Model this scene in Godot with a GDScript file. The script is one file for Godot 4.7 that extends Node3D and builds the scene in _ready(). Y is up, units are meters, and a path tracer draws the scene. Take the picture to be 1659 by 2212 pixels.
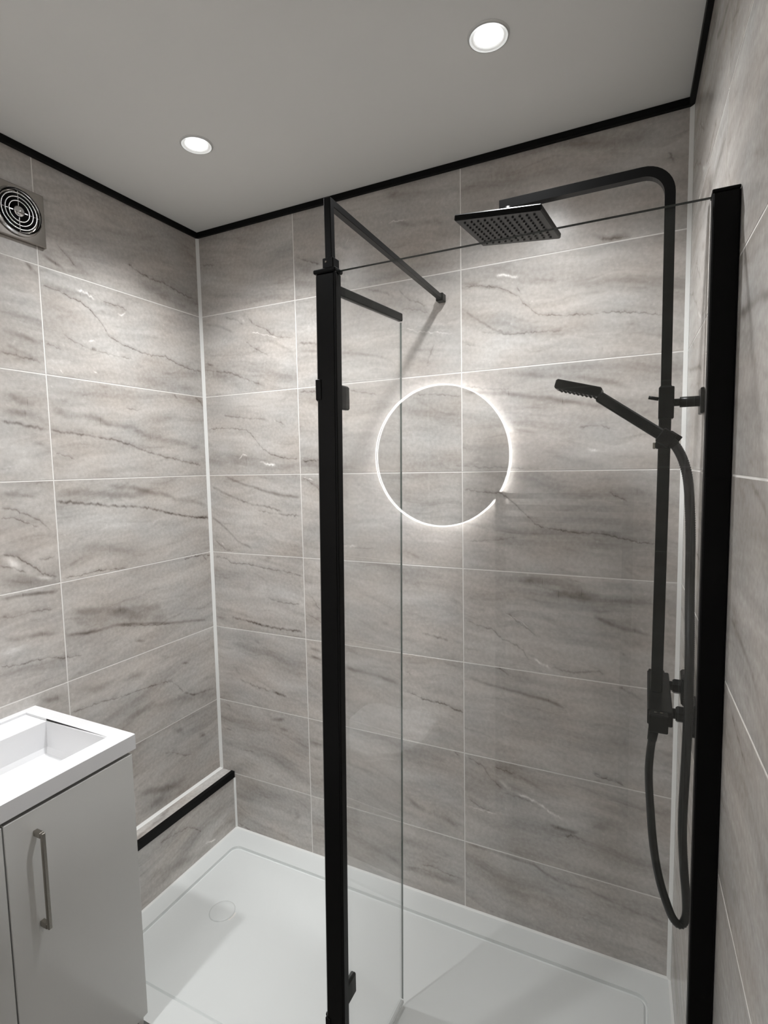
extends Node3D
# Shower corner of a small tiled bathroom. x runs along the back wall, y up, z from the back wall towards the room.

const ROOM_DEPTH := 1.93
const CEILING := 2.40
const ROW_START := 0.2737
const ROW_STEP := 0.303
const RIGHT_X := 1.645       # right wall at the back corner
const FAN_Y := 2.212
const FAN_Z := 0.672
const RIGHT_SKEW := 0.0287   # it opens out slightly towards the room
const PIXELS_PER_METRE := 700.0
const VEINS_BACK = [
	[4,22,222,2069,245,2041,274,2023,308,2011,330,1990,364,1975,425,1965],
	[6,16,117,2076,179,2058,208,2033],
	[16,-30,197,2060,215,2049],
	[4,20,209,1984,240,1955,287,1931,315,1914],
	[14,12,301,1976,363,1950,429,1916],
	[3,-25,243,2008,313,1988,358,1973],
	[10,14,26,2061,96,2043,158,2016],
	[8,26,11,1916,56,1905],
	[6,20,9,1894,74,1879,137,1870,192,1846,258,1822,293,1810],
	[40,10,7,1867,117,1853,197,1822],
	[3,26,8,1660,55,1666,138,1662,200,1652,224,1634,247,1609,270,1584,311,1559,363,1546,431,1540],
	[6,15,90,1713,203,1697,287,1688],
	[10,22,272,1691,299,1685],
	[4,18,334,1683,379,1664],
	[8,-35,256,1534,297,1523,333,1520],
	[5,-30,157,1543,177,1562,202,1559],
	[40,9,2,1562,195,1538,419,1528],
	[10,15,83,1480,146,1459,221,1440,286,1420,380,1406,437,1402],
	[8,16,15,1445,73,1419,143,1395,217,1371,284,1367,354,1349],
	[5,22,20,2283,84,2270],
	[14,14,449,2274,502,2264],
	[5,20,447,2235,474,2222,510,2209,546,2192],
	[30,10,446,2196,541,2172],
	[8,16,447,1945,532,1933],
	[10,14,446,1921,531,1905],
	[4,30,447,1532,529,1533],
	[4,20,445,1477,483,1453,515,1430,519,1407],
	[4,-30,445,1477,494,1462],
	[4,22,440,1775,527,1771],
	[6,22,232,1352,285,1344,359,1337,431,1335],
	[10,15,7,1322,44,1301,92,1270,139,1227,209,1205],
	[5,20,23,1229,71,1195,120,1188],
	[9,-25,48,1223,72,1211],
	[4,25,19,1163,69,1159,101,1142,174,1143,260,1133,350,1126,437,1114],
	[14,16,262,1170,300,1173],
	[5,20,270,1020,330,1006,418,1006],
	[30,-12,194,1058,295,1066],
	[8,34,89,925,171,918,249,907,311,905,371,905,429,906],
	[20,24,13,917,72,910],
	[14,15,191,845,238,832],
	[16,16,95,727,118,690],
	[8,16,117,677,182,661,276,650,345,643],
	[10,18,276,650,345,646],
	[14,22,255,535,302,544,333,554],
	[16,14,293,507,354,513],
	[12,16,376,488,413,483],
	[5,18,18,572,68,547],
	[6,18,12,460,80,450],
	[5,15,102,382,176,385],
	[12,20,244,293,261,318],
	[24,24,365,204,371,173,355,142],
	[8,20,76,62,126,49,192,33,288,35],
	[12,18,448,847,512,837],
	[10,24,454,817,511,810],
	[5,20,470,1044,503,993],
	[4,20,446,975,515,947],
	[10,14,442,489,507,484],
	[12,15,447,427,505,421],
	[30,10,765,2371,877,2343,1018,2314],
	[16,16,817,2277,854,2263,891,2254,941,2249,1000,2240],
	[4,-20,801,2274,824,2276,869,2273],
	[6,-20,645,2244,662,2258],
	[14,12,625,2241,673,2218],
	[16,-20,642,2136,667,2119],
	[5,18,835,2065,857,2041,880,2024,909,2015,931,1997],
	[8,14,715,2087,766,2072,820,2050],
	[4,14,842,2005,894,1996,945,1976],
	[4,-15,856,1944,893,1929,965,1917,1014,1908],
	[18,18,619,1918,665,1904],
	[10,14,614,1895,693,1880,761,1866,816,1843],
	[4,16,928,1815,939,1850,954,1885],
	[5,20,644,1766,686,1757,759,1743],
	[4,20,890,1732,942,1731,1010,1720,1041,1717],
	[24,8,962,1940,1032,1922],
	[4,16,1012,1507,1106,1499,1172,1498,1228,1492,1278,1490],
	[12,12,742,978,768,972,787,966],
	[14,14,600,860,662,853,745,843,810,831],
	[14,20,598,800,643,791,677,790,724,788,757,781,822,770],
	[8,22,896,956,924,954,965,949,994,944],
	[4,26,834,748,872,743,896,732,939,731,975,729,1000,719,1042,712],
	[24,14,894,770,948,765,1022,766],
	[14,14,990,1084,1036,1069],
	[5,20,835,817,863,810],
	[3,16,600,1239,655,1229,728,1230],
	[8,-16,604,1233,665,1236],
	[4,25,888,736,923,729,963,728,990,725,1012,716,1042,712],
	[5,25,1004,574,1018,567,1031,553],
	[20,15,826,375,883,345,935,338,1036,313],
	[22,16,821,108,897,115,967,111,1034,120],
	[20,14,674,149,751,140,817,111],
	[16,14,586,441,681,427,757,424],
	[5,18,880,141,933,148,984,137,1034,137],
	[40,10,1049,2355,1135,2339,1242,2317],
	[30,10,1323,2372,1438,2346,1563,2346],
	[5,20,1588,2292,1598,2271,1605,2255],
	[16,16,1403,2119,1456,2100,1511,2101],
	[5,18,1426,2106,1471,2100,1508,2098],
	[7,-40,1147,2058,1178,2053,1213,2043],
	[12,10,1051,2048,1111,2033,1170,2023],
	[3,24,1051,2041,1098,2036,1147,2025,1178,2011,1200,1997,1217,1986,1224,1970,1239,1959,1252,1943,1269,1930,1302,1924,1367,1915,1406,1913,1463,1910,1511,1903,1554,1893,1590,1886],
	[3,20,1209,2019,1222,1991],
	[4,-30,1247,1969,1256,1967],
	[8,14,1051,1969,1111,1925,1152,1898,1196,1887],
	[4,20,1102,1902,1156,1891,1200,1884,1269,1882,1335,1878],
	[6,-25,1187,1918,1200,1912],
	[4,20,1050,1873,1092,1862],
	[30,8,1326,2000,1443,1997,1553,1968],
	[4,18,1440,1807,1442,1827],
	[18,13,1151,1777,1236,1763,1317,1754,1395,1743,1469,1721,1541,1696],
	[14,14,1043,1730,1151,1718,1236,1703,1318,1689,1396,1667,1470,1659,1525,1644,1577,1637],
	[6,14,1048,1747,1129,1732,1202,1724],
	[4,16,1377,1608,1434,1609,1479,1595],
	[8,-12,1397,1547,1446,1537],
	[10,10,1194,1609,1278,1596],
	[4,26,1046,1432,1106,1424,1164,1419,1199,1393,1220,1372,1246,1347,1262,1330,1288,1320,1328,1315,1380,1308,1438,1308,1494,1298,1531,1290,1584,1282],
	[4,22,1459,1425,1482,1413,1511,1401],
	[5,16,1059,1269,1141,1277,1212,1289],
	[20,10,1466,1437,1528,1429,1581,1425],
	[24,16,1209,1161,1278,1157,1334,1153,1388,1141,1444,1126,1499,1123,1582,1127],
	[24,16,1291,1125,1369,1119,1444,1122],
	[12,20,1419,1087,1448,1086,1478,1085],
	[12,24,1426,1072,1456,1059,1493,1045,1535,1040,1577,1033],
	[5,20,1051,1018,1091,1004,1136,997,1166,970,1213,954,1230,939,1247,915],
	[4,18,1171,1058,1205,1035,1230,1020,1271,991],
	[8,-22,1255,925,1288,908,1312,899],
	[3,-16,1175,1050,1221,1033,1246,1014],
	[10,14,1051,1059,1123,1053],
	[6,18,1312,903,1371,895,1429,908,1466,905],
	[5,20,1140,880,1162,872,1188,858],
	[10,20,1050,836,1100,821,1144,815,1196,811,1255,803,1305,799,1353,782],
	[8,15,1488,876,1539,856,1567,837],
	[4,22,1432,606,1455,595,1493,595,1515,584],
	[10,16,1494,979,1523,962],
	[4,24,1051,565,1082,554,1104,546,1121,519,1143,502,1168,482],
	[14,-30,1147,512,1181,494,1206,487],
	[8,-22,1206,483,1247,476,1284,464,1312,446,1355,436],
	[24,18,1143,564,1181,551,1214,546],
	[4,22,1138,550,1164,549,1189,544,1210,547],
	[6,16,1172,474,1231,471,1272,461],
	[10,15,1214,542,1263,523,1303,503,1350,494],
	[12,20,1300,412,1328,403,1363,404,1397,406],
	[6,18,1351,384,1382,391,1423,384],
	[4,22,1428,602,1454,592,1490,592,1518,583],
	[10,18,1049,266,1094,266,1138,266,1189,264,1231,264,1264,261,1305,243,1345,231,1421,235,1496,219,1567,207,1635,204],
	[30,10,1382,423,1492,454,1579,476],
	[5,16,1054,425,1094,404,1151,397],
	[5,-18,1054,397,1103,397,1151,397],
	[10,10,1093,32,1181,37],
]
const VEINS_LEFT = [
	[3,30,610,2039,566,2037,536,2027,497,2023,465,2004,441,1987,425,1968,405,1941,369,1924,307,1913,246,1907,180,1912,123,1895,63,1886,12,1884],
	[16,13,610,2041,543,2047,471,2044,429,2036,384,2040,318,2036],
	[2.5,22,495,2053,453,2057,415,2044,356,2043,328,2033],
	[7,-45,511,2058,479,2054,446,2041],
	[6,-40,372,2019,358,2015,333,2031],
	[5,-30,481,1907,463,1914,455,1908],
	[4,-30,470,1821,453,1816],
	[5,-30,579,1809,564,1800],
	[4,16,564,1916,526,1898,474,1887,440,1884,395,1882,319,1880],
	[10,22,476,1889,450,1888],
	[3,22,615,1876,589,1873,567,1867],
	[5,20,738,1831,713,1829,684,1827,629,1822],
	[14,10,734,1890,670,1884,626,1872],
	[12,10,724,1853,680,1841,633,1825],
	[14,20,661,2095,642,2077,622,2063],
	[10,18,607,2126,572,2113,539,2106],
	[4,22,564,2172,532,2147,502,2120],
	[30,10,561,2155,498,2125,433,2104],
	[5,26,322,2192,284,2180,233,2168,174,2171,106,2159,33,2151],
	[35,10,329,2158,204,2137,60,2117],
	[22,16,617,1685,538,1681,455,1671,364,1653,265,1624,31,1594],
	[6,26,621,1633,581,1626,501,1620,414,1610,344,1595,295,1575,215,1559,129,1541,35,1526],
	[24,15,747,1721,699,1713,620,1696],
	[8,24,752,1648,704,1644,625,1631],
	[20,14,750,1678,685,1676,623,1664],
	[3,18,608,1565,570,1556,547,1545],
	[3,20,435,1759,418,1750],
	[4,18,360,1715,295,1714],
	[12,12,674,1597,646,1591,622,1577],
	[40,10,328,1821,198,1813,17,1802],
	[30,-14,741,1534,694,1551,650,1541],
	[4,20,154,1784,132,1766],
	[5,25,51,1782,26,1772,7,1750],
	[24,15,615,1452,538,1444,447,1437,347,1429,264,1432],
	[8,28,617,1423,540,1414,450,1399,323,1385,250,1369,192,1350,116,1333,5,1318],
	[18,14,446,1461,345,1452,264,1432,175,1408,10,1366],
	[4,25,204,1353,129,1337,6,1315],
	[10,14,766,1453,712,1446,661,1439],
	[5,22,769,1415,739,1411,701,1393,669,1373,637,1342],
	[4,22,771,1388,737,1387,703,1369,667,1353],
	[26,-35,780,1275,753,1267,722,1249],
	[10,-30,692,1213,639,1200],
	[5,28,778,1290,738,1280,711,1258,687,1237,669,1218,627,1202],
	[5,25,781,1261,744,1247,713,1230],
	[30,12,784,1222,729,1211,640,1185],
	[3,30,611,1195,556,1192,502,1197,450,1192,390,1185],
	[30,10,550,1274,411,1254,219,1216],
	[4,20,685,1265,658,1257,626,1266],
	[10,28,787,1171,718,1168,626,1160],
	[4,28,146,1174,99,1177,43,1176,-7,1166],
	[3,20,51,1175,24,1149],
	[26,15,610,1093,520,1072,425,1055,233,1008],
	[36,16,608,1060,521,1049,426,1037,235,978],
	[10,22,615,1020,547,1008,453,1006,377,992,236,956,39,915],
	[4,22,429,997,351,980,301,964,206,947],
	[5,18,791,1121,750,1114,721,1118,645,1110],
	[14,15,795,1063,726,1050,627,1032],
	[4,24,801,989,750,977,709,978,663,971,624,956,565,944],
	[30,-14,797,1038,757,1025,728,1020],
	[10,14,381,933,333,918],
	[3,26,616,782,568,776,518,775,465,764,414,760,360,755,281,747,232,736,209,711,179,674],
	[8,20,179,671,127,643,64,634,12,625],
	[8,22,185,785,139,775],
	[30,14,450,694,286,671,21,606],
	[20,16,244,557,183,518],
	[12,18,117,471,75,457],
	[18,14,707,855,624,838],
	[26,10,607,839,490,820,334,808],
	[26,20,414,396,350,378,258,345,178,333],
	[40,15,414,339,331,323,212,298,47,296],
	[4,16,283,486,236,463,192,432,152,414],
	[18,18,220,556,182,518],
	[14,18,115,478,71,458],
	[4,20,379,225,305,212,252,201,223,178,188,143],
	[30,12,465,158,381,119,240,74,121,61],
	[10,18,171,237,144,238],
	[20,16,154,83,73,91,12,88],
	[6,-25,176,85,115,66],
]

var M := {}
var names := {}
var tex_back: ImageTexture
var tex_left: ImageTexture

# ------------------------------------------------------------------ helpers
func numbered(called: String) -> String:
	if not names.has(called):
		names[called] = 0
		return called
	names[called] += 1
	return "%s_%03d" % [called, names[called]]

func tag(o: Node, label: String, category: String, group := "", kind := "") -> Node:
	o.set_meta("label", label)
	o.set_meta("category", category)
	if group != "":
		o.set_meta("group", group)
	if kind != "":
		o.set_meta("kind", kind)
	return o

func thing(called: String, label: String, category: String, base := Vector3.ZERO, group := "") -> Node3D:
	var o := Node3D.new()
	o.name = numbered(called)
	add_child(o)
	o.position = base
	tag(o, label, category, group)
	return o

func surf(flat := true) -> SurfaceTool:
	var st := SurfaceTool.new()
	st.begin(Mesh.PRIMITIVE_TRIANGLES)
	st.set_smooth_group(-1 if flat else 0)
	return st

# Commits a shape given in room coordinates as one mesh; parts take off the place of their thing.
func obj(called: String, st: SurfaceTool, m: Material, parent: Node = null) -> MeshInstance3D:
	st.generate_normals()
	var o := MeshInstance3D.new()
	o.mesh = st.commit()
	o.material_override = m
	o.cast_shadow = GeometryInstance3D.SHADOW_CASTING_SETTING_ON
	if parent == null:
		o.name = numbered(called)
		add_child(o)
	else:
		o.name = called
		parent.add_child(o, true)
		if parent.get_parent() == self and parent is Node3D:
			o.position = -parent.position
	return o

func tri(st: SurfaceTool, a: Vector3, b: Vector3, c: Vector3, inside: Vector3) -> void:
	var n := (c - a).cross(b - a)
	if n.dot((a + b + c) / 3.0 - inside) < 0.0:
		st.add_vertex(a); st.add_vertex(c); st.add_vertex(b)
	else:
		st.add_vertex(a); st.add_vertex(b); st.add_vertex(c)

func quad(st: SurfaceTool, a: Vector3, b: Vector3, c: Vector3, d: Vector3, inside: Vector3) -> void:
	tri(st, a, b, c, inside)
	tri(st, a, c, d, inside)

# A box with chamfered edges.
func cbox(st: SurfaceTool, xf: Transform3D, size: Vector3, bevel := 0.001) -> void:
	var h := size * 0.5
	var b := minf(bevel, minf(h.x, minf(h.y, h.z)) * 0.9)
	var p := {}
	for sx in [-1, 1]:
		for sy in [-1, 1]:
			for sz in [-1, 1]:
				var s := Vector3(sx, sy, sz)
				var inner := Vector3(h.x - b, h.y - b, h.z - b)
				for k in 3:
					var q := inner
					q[k] = h[k]
					p[[sx, sy, sz, k]] = xf * (q * s)
	var c := xf.origin
	for s in [-1, 1]:
		quad(st, p[[s, -1, -1, 0]], p[[s, 1, -1, 0]], p[[s, 1, 1, 0]], p[[s, -1, 1, 0]], c)
		quad(st, p[[-1, s, -1, 1]], p[[1, s, -1, 1]], p[[1, s, 1, 1]], p[[-1, s, 1, 1]], c)
		quad(st, p[[-1, -1, s, 2]], p[[1, -1, s, 2]], p[[1, 1, s, 2]], p[[-1, 1, s, 2]], c)
	for s in [-1, 1]:
		for t in [-1, 1]:
			quad(st, p[[-1, s, t, 1]], p[[1, s, t, 1]], p[[1, s, t, 2]], p[[-1, s, t, 2]], c)
			quad(st, p[[s, -1, t, 0]], p[[s, 1, t, 0]], p[[s, 1, t, 2]], p[[s, -1, t, 2]], c)
			quad(st, p[[s, t, -1, 0]], p[[s, t, 1, 0]], p[[s, t, 1, 1]], p[[s, t, -1, 1]], c)
			for r in [-1, 1]:
				tri(st, p[[s, t, r, 0]], p[[s, t, r, 1]], p[[s, t, r, 2]], c)

func bx(st: SurfaceTool, lo: Vector3, hi: Vector3, bevel := 0.001) -> void:
	cbox(st, Transform3D(Basis(), (lo + hi) * 0.5), hi - lo, bevel)

# A straight bar of rectangular section from a to b; w along "side", d across.
func bar(st: SurfaceTool, a: Vector3, b: Vector3, w: float, d: float, side: Vector3, bevel := 0.001) -> void:
	var y := (b - a).normalized()
	var x := (side - y * side.dot(y)).normalized()
	var z := x.cross(y)
	cbox(st, Transform3D(Basis(x, y, z), (a + b) * 0.5), Vector3(w, (b - a).length(), d), bevel)

# A tube along a path. Radius may change along it.
func sweep(st: SurfaceTool, path: PackedVector3Array, radii: PackedFloat32Array, sides: int, first_side: Vector3, square := false) -> void:
	var rings := []
	var side := first_side
	for i in path.size():
		var dir := (path[mini(i + 1, path.size() - 1)] - path[maxi(i - 1, 0)]).normalized()
		side = (side - dir * side.dot(dir)).normalized()
		var up := dir.cross(side)
		var ring := []
		for k in sides:
			var a := TAU * (k + (0.5 if square else 0.0)) / sides
			var r := radii[i]
			ring.append(path[i] + (side * cos(a) + up * sin(a)) * r)
		rings.append(ring)
	for i in path.size() - 1:
		var mid := (path[i] + path[i + 1]) * 0.5
		for k in sides:
			var l := (k + 1) % sides
			quad(st, rings[i][k], rings[i][l], rings[i + 1][l], rings[i + 1][k], mid)
	for e in [0, path.size() - 1]:
		var inside := path[1] if e == 0 else path[path.size() - 2]
		for k in sides:
			tri(st, path[e], rings[e][k], rings[e][(k + 1) % sides], inside)

func even(n: int, r: float) -> PackedFloat32Array:
	var a := PackedFloat32Array()
	a.resize(n)
	a.fill(r)
	return a

# Turns a profile of (radius, height) round an axis. "closed" profiles make rings.
func lathe(st: SurfaceTool, xf: Transform3D, profile: Array, seg := 32, closed := false) -> void:
	var n := profile.size()
	var mid := Vector2.ZERO
	for q in profile:
		mid += q / float(n)
	for i in (n if closed else n - 1):
		var p: Vector2 = profile[i]
		var q: Vector2 = profile[(i + 1) % n]
		for k in seg:
			var a := TAU * k / seg
			var b := TAU * (k + 1) / seg
			var da := Vector3(cos(a), 0, sin(a))
			var db := Vector3(cos(b), 0, sin(b))
			var up := Vector3(0, 1, 0)
			var centre := ((da + db) * 0.5 * mid.x if closed else Vector3.ZERO) + up * mid.y
			var v0 := xf * (da * p.x + up * p.y)
			var v1 := xf * (db * p.x + up * p.y)
			var v2 := xf * (db * q.x + up * q.y)
			var v3 := xf * (da * q.x + up * q.y)
			if p.x > 1e-6:
				tri(st, v0, v1, v2, xf * centre)
			if q.x > 1e-6:
				tri(st, v0, v2, v3, xf * centre)

# A flat outline in the xz plane drawn up from y0 to y1.
func prism(st: SurfaceTool, outline: Array, y0: float, y1: float, bevel := 0.0) -> void:
	var c := Vector3.ZERO
	for p in outline:
		c += Vector3(p.x, (y0 + y1) * 0.5, p.y) / float(outline.size())
	var mid := Vector2(c.x, c.z)
	var n := outline.size()
	for i in n:
		var p: Vector2 = outline[i]
		var q: Vector2 = outline[(i + 1) % n]
		var pi := p + (mid - p).normalized() * bevel
		var qi := q + (mid - q).normalized() * bevel
		quad(st, Vector3(p.x, y0, p.y), Vector3(q.x, y0, q.y), Vector3(q.x, y1 - bevel, q.y), Vector3(p.x, y1 - bevel, p.y), c)
		quad(st, Vector3(p.x, y1 - bevel, p.y), Vector3(q.x, y1 - bevel, q.y), Vector3(qi.x, y1, qi.y), Vector3(pi.x, y1, pi.y), c)
		tri(st, Vector3(mid.x, y1, mid.y), Vector3(pi.x, y1, pi.y), Vector3(qi.x, y1, qi.y), c)
		tri(st, Vector3(mid.x, y0, mid.y), Vector3(p.x, y0, p.y), Vector3(q.x, y0, q.y), c)

func mat(called: String, c: Color, rough: float, metal := 0.0, spec := 0.5) -> StandardMaterial3D:
	var m := StandardMaterial3D.new()
	m.resource_name = called
	m.albedo_color = c
	m.roughness = rough
	m.metallic = metal
	m.metallic_specular = spec
	M[called] = m
	return m

func glow(called: String, c: Color, power: float) -> StandardMaterial3D:
	var m := mat(called, c, 0.5)
	m.emission_enabled = true
	m.emission = c
	m.emission_energy_multiplier = power
	return m

func right_x(z: float) -> float:
	return RIGHT_X + RIGHT_SKEW * z

# ------------------------------------------------------------------ stone print of the tiles
func noise_bytes(seed_value: int, freq: float, octaves: int, w: int, h: int, stretch: int, ridged := false) -> PackedByteArray:
	var n := FastNoiseLite.new()
	n.seed = seed_value
	n.noise_type = FastNoiseLite.TYPE_SIMPLEX_SMOOTH
	n.frequency = freq
	n.fractal_octaves = octaves
	n.fractal_gain = 0.55
	if ridged:
		n.fractal_type = FastNoiseLite.FRACTAL_RIDGED
	var im := n.get_seamless_image(w / stretch, h)
	im.convert(Image.FORMAT_L8)
	if stretch > 1:
		im.resize(w, h, Image.INTERPOLATE_CUBIC)
	return im.get_data()

var streak: PackedByteArray
var fine: PackedByteArray
var grain: PackedByteArray
var cloud: PackedByteArray
var warp: PackedByteArray
var crack: PackedByteArray

# Prints one wall's worth of stone tiles: flowing bands and grain, with the traced veins over them.
func stone(width: float, height: float, u_breaks: Array, v_breaks: Array, veins: Array, seed_value: int) -> ImageTexture:
	var w := int(width * PIXELS_PER_METRE)
	var h := int(height * PIXELS_PER_METRE)
	var k := PIXELS_PER_METRE / 1000.0
	var ink := PackedFloat32Array()
	ink.resize(w * h)
	var rng := RandomNumberGenerator.new()
	rng.seed = seed_value
	for vein in veins:
		var r: float = maxf(0.8, vein[0] * 0.5 * k)
		var strength: float = vein[1] / 100.0
		var pts := PackedVector2Array()
		for i in range(2, vein.size(), 2):
			pts.append(Vector2(vein[i] * k, h - vein[i + 1] * k))
		var steep: bool = absf(pts[-1].y - pts[0].y) > absf(pts[-1].x - pts[0].x)
		var phase := rng.randi() & 1023
		var wobble := 1.6 if r < 3.5 else r * 0.6
		var halo := 5.0 if r < 2.5 and strength > 0.0 else 1.0   # a thin vein lies in a fainter stain
		var reach := int(r * 2.2 * halo) + 1
		var total := 0.0
		for i in pts.size() - 1:
			total += pts[i].distance_to(pts[i + 1])
		var gone := 0.0
		for i in pts.size() - 1:
			var a := pts[i]
			var b := pts[i + 1]
			var len := a.distance_to(b)
			var steps := int(ceilf(absf(b.y - a.y) if steep else absf(b.x - a.x)))
			for s in steps:
				var f := (s + 0.5) / steps
				var at := a.lerp(b, f)
				var along := gone + len * f
				var slow := 1.0 if r < 3.5 else 0.22      # wide bands drift, thin veins crinkle
				var n1: float = fine[((int(along * 1.7 * slow) + phase) & 1023) * 1024 + phase] / 255.0
				var n2: float = fine[((int(along * slow) + phase * 5) & 1023) * 1024 + 77] / 255.0
				var taper := clampf(minf(along, total - along) / (r * 3.0 + 3.0), 0.0, 1.0)
				var n3: float = grain[((int(along) + phase * 3) & 1023) * 1024 + 500] / 255.0 if slow == 1.0 else 0.5
				var str_here := strength * taper * clampf(0.3 + 1.7 * (n2 - 0.15), 0.1, 1.5)
				var off := (n1 - 0.5) * 2.0 * wobble + (n3 - 0.5) * 5.0
				var cx := int(at.x) if not steep else 0
				var cy := int(at.y) if steep else 0
				var centre := (at.x if steep else at.y) + off
				for d in range(-reach, reach + 1):
					var t := int(centre) + d
					var dist := (t + 0.5 - centre) / r
					var x := t if steep else cx
					var y := cy if steep else t
					if x < 0 or y < 0 or x >= w or y >= h:
						continue
					var edge := exp(-dist * dist)
					if halo > 1.0:
						edge = edge * 0.72 + 0.28 * exp(-dist * dist / (halo * halo)) * (1.0 if dist < 0.0 else 0.4)
					ink[y * w + x] += str_here * edge
			gone += len
	var col_of := PackedInt32Array()
	col_of.resize(w)
	for i in w:
		var u := (i + 0.5) / PIXELS_PER_METRE
		var c := 0
		while c < u_breaks.size() and u > u_breaks[c]:
			c += 1
		col_of[i] = c
	var bytes := PackedByteArray()
	bytes.resize(w * h * 3)
	var cols := u_breaks.size() + 1
	var shift := []
	for i in 12 * cols:
		shift.append([rng.randi() & 1023, rng.randi() & 1023, rng.randf_range(-0.02, 0.02)])
	var at := 0
	for j in h:
		var v := (h - j - 0.5) / PIXELS_PER_METRE
		var row := 0
		while row < v_breaks.size() and v > v_breaks[row]:
			row += 1
		for c in cols:
			var o: Array = shift[row * cols + c]
			var ox: int = o[0]
			var oy: int = o[1]
			var tone: float = o[2]
			var i0: int = 0 if c == 0 else int(u_breaks[c - 1] * PIXELS_PER_METRE)
			var i1: int = w if c == cols - 1 else int(u_breaks[c] * PIXELS_PER_METRE)
			for i in range(i0, i1):
				var x := i + ox
				var y := j + oy
				var bend := (warp[(y & 1023) * 1024 + (x & 1023)] >> 3) - (x * 7 >> 6)
				var y2 := ((y + bend) & 1023) * 1024
				var xa := x & 1023
				var s := streak[y2 + xa]
				var lum := (s - 128) * 0.00045 + (fine[y2 + ((x + 311) & 1023)] - 128) * 0.00046 + (grain[(y & 1023) * 1024 + xa] - 128) * 0.00045 + (cloud[((y + 500) & 1023) * 1024 + xa] - 128) * 0.00045
				var ck := crack[y2 + ((x + 140) & 1023)]
				if ck > 188:
					lum -= (ck - 188) * 0.0013
				var fl := grain[((y + 700) & 1023) * 1024 + ((x + 90) & 1023)]
				if fl > 176:
					lum += (fl - 176) * 0.0012
				if s < 78:
					lum -= (78 - s) * 0.0011
				lum += tone - ink[j * w + i]
				var hue := (cloud[(y & 1023) * 1024 + ((x + 200) & 1023)] - 128) * 0.00012 - lum * 0.055
				var g := 1.0 + lum
				bytes[at] = clampi(int(185.0 * (g + hue)), 0, 255)
				bytes[at + 1] = clampi(int(180.0 * g), 0, 255)
				bytes[at + 2] = clampi(int(175.0 * (g - hue * 0.8)), 0, 255)
				at += 3
	return ImageTexture.create_from_image(Image.create_from_data(w, h, false, Image.FORMAT_RGB8, bytes))

# One tile: face on the wall plane, chamfered, its sides going back into the grout bed.
func tile(parent: Node, o: Vector3, U: Vector3, N: Vector3, u0: float, u1: float, v0: float, v1: float, m: Material, tw: float, th: float, du := 0.0, dv := 0.0, cut := Rect2()) -> void:
	var st := surf()
	var V := Vector3.UP if absf(N.y) < 0.5 else N.cross(U).abs()
	var ch := 0.0004
	var c := [[u0 + ch, v0 + ch], [u1 - ch, v0 + ch], [u1 - ch, v1 - ch], [u0 + ch, v1 - ch]]
	var e := [[u0, v0], [u1, v0], [u1, v1], [u0, v1]]
	var inside := o + U * (u0 + u1) * 0.5 + V * (v0 + v1) * 0.5 - N * 0.02
	var at := func(p: Array, depth: float) -> Array:
		return [o + U * p[0] + V * p[1] - N * depth, Vector2((p[0] + du) / tw, 1.0 - (p[1] + dv) / th)]
	var put := func(list: Array) -> void:
		for t in [[0, 1, 2], [0, 2, 3]]:
			var a: Vector3 = list[t[0]][0]
			var b: Vector3 = list[t[1]][0]
			var d: Vector3 = list[t[2]][0]
			var order: Array = t
			if (d - a).cross(b - a).dot((a + b + d) / 3.0 - inside) < 0.0:
				order = [t[0], t[2], t[1]]
			for q in order:
				st.set_uv(list[q][1])
				st.add_vertex(list[q][0])
	if cut.has_area():      # cut out round a duct
		for q in [[u0 + ch, v0 + ch, u1 - ch, cut.position.y], [u0 + ch, cut.end.y, u1 - ch, v1 - ch], [cut.end.x, cut.position.y, u1 - ch, cut.end.y], [u0 + ch, cut.position.y, maxf(u0 + ch, cut.position.x), cut.end.y]]:
			put.call([at.call([q[0], q[1]], 0.0), at.call([q[2], q[1]], 0.0), at.call([q[2], q[3]], 0.0), at.call([q[0], q[3]], 0.0)])
	else:
		put.call([at.call(c[0], 0.0), at.call(c[1], 0.0), at.call(c[2], 0.0), at.call(c[3], 0.0)])
	for i in 4:
		var j := (i + 1) % 4
		put.call([at.call(c[i], 0.0), at.call(c[j], 0.0), at.call(e[j], ch), at.call(e[i], ch)])
		put.call([at.call(e[i], ch), at.call(e[j], ch), at.call(e[j], 0.008), at.call(e[i], 0.008)])
	obj("tile", st, m, parent)

func rows_between(lo: float, hi: float) -> Array:
	var out := []
	for k in range(-1, 8):
		var a := maxf(lo, ROW_START + ROW_STEP * k)
		var b := minf(hi, ROW_START + ROW_STEP * (k + 1))
		if b - a > 0.02:
			out.append([a, b, k])
	return out

# ------------------------------------------------------------------ the scene
func _ready() -> void:
	view_and_light()
	materials()
	room()
	shower_tray()
	screen()
	deflector()
	shower_column()
	hand_shower()
	hose()
	for d in [[0.424, 0.426, "recessed round downlight in the ceiling over the shower drain corner"], [1.24, 0.426, "recessed round downlight in the ceiling above the square rain shower head"], [0.434, 1.45, "recessed round downlight in the ceiling above the vanity basin"]]:
		downlight(d[0], d[1], d[2])
	fan()
	vanity()
	basin()
	mirror()
	radiator()
	toilet()

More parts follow.
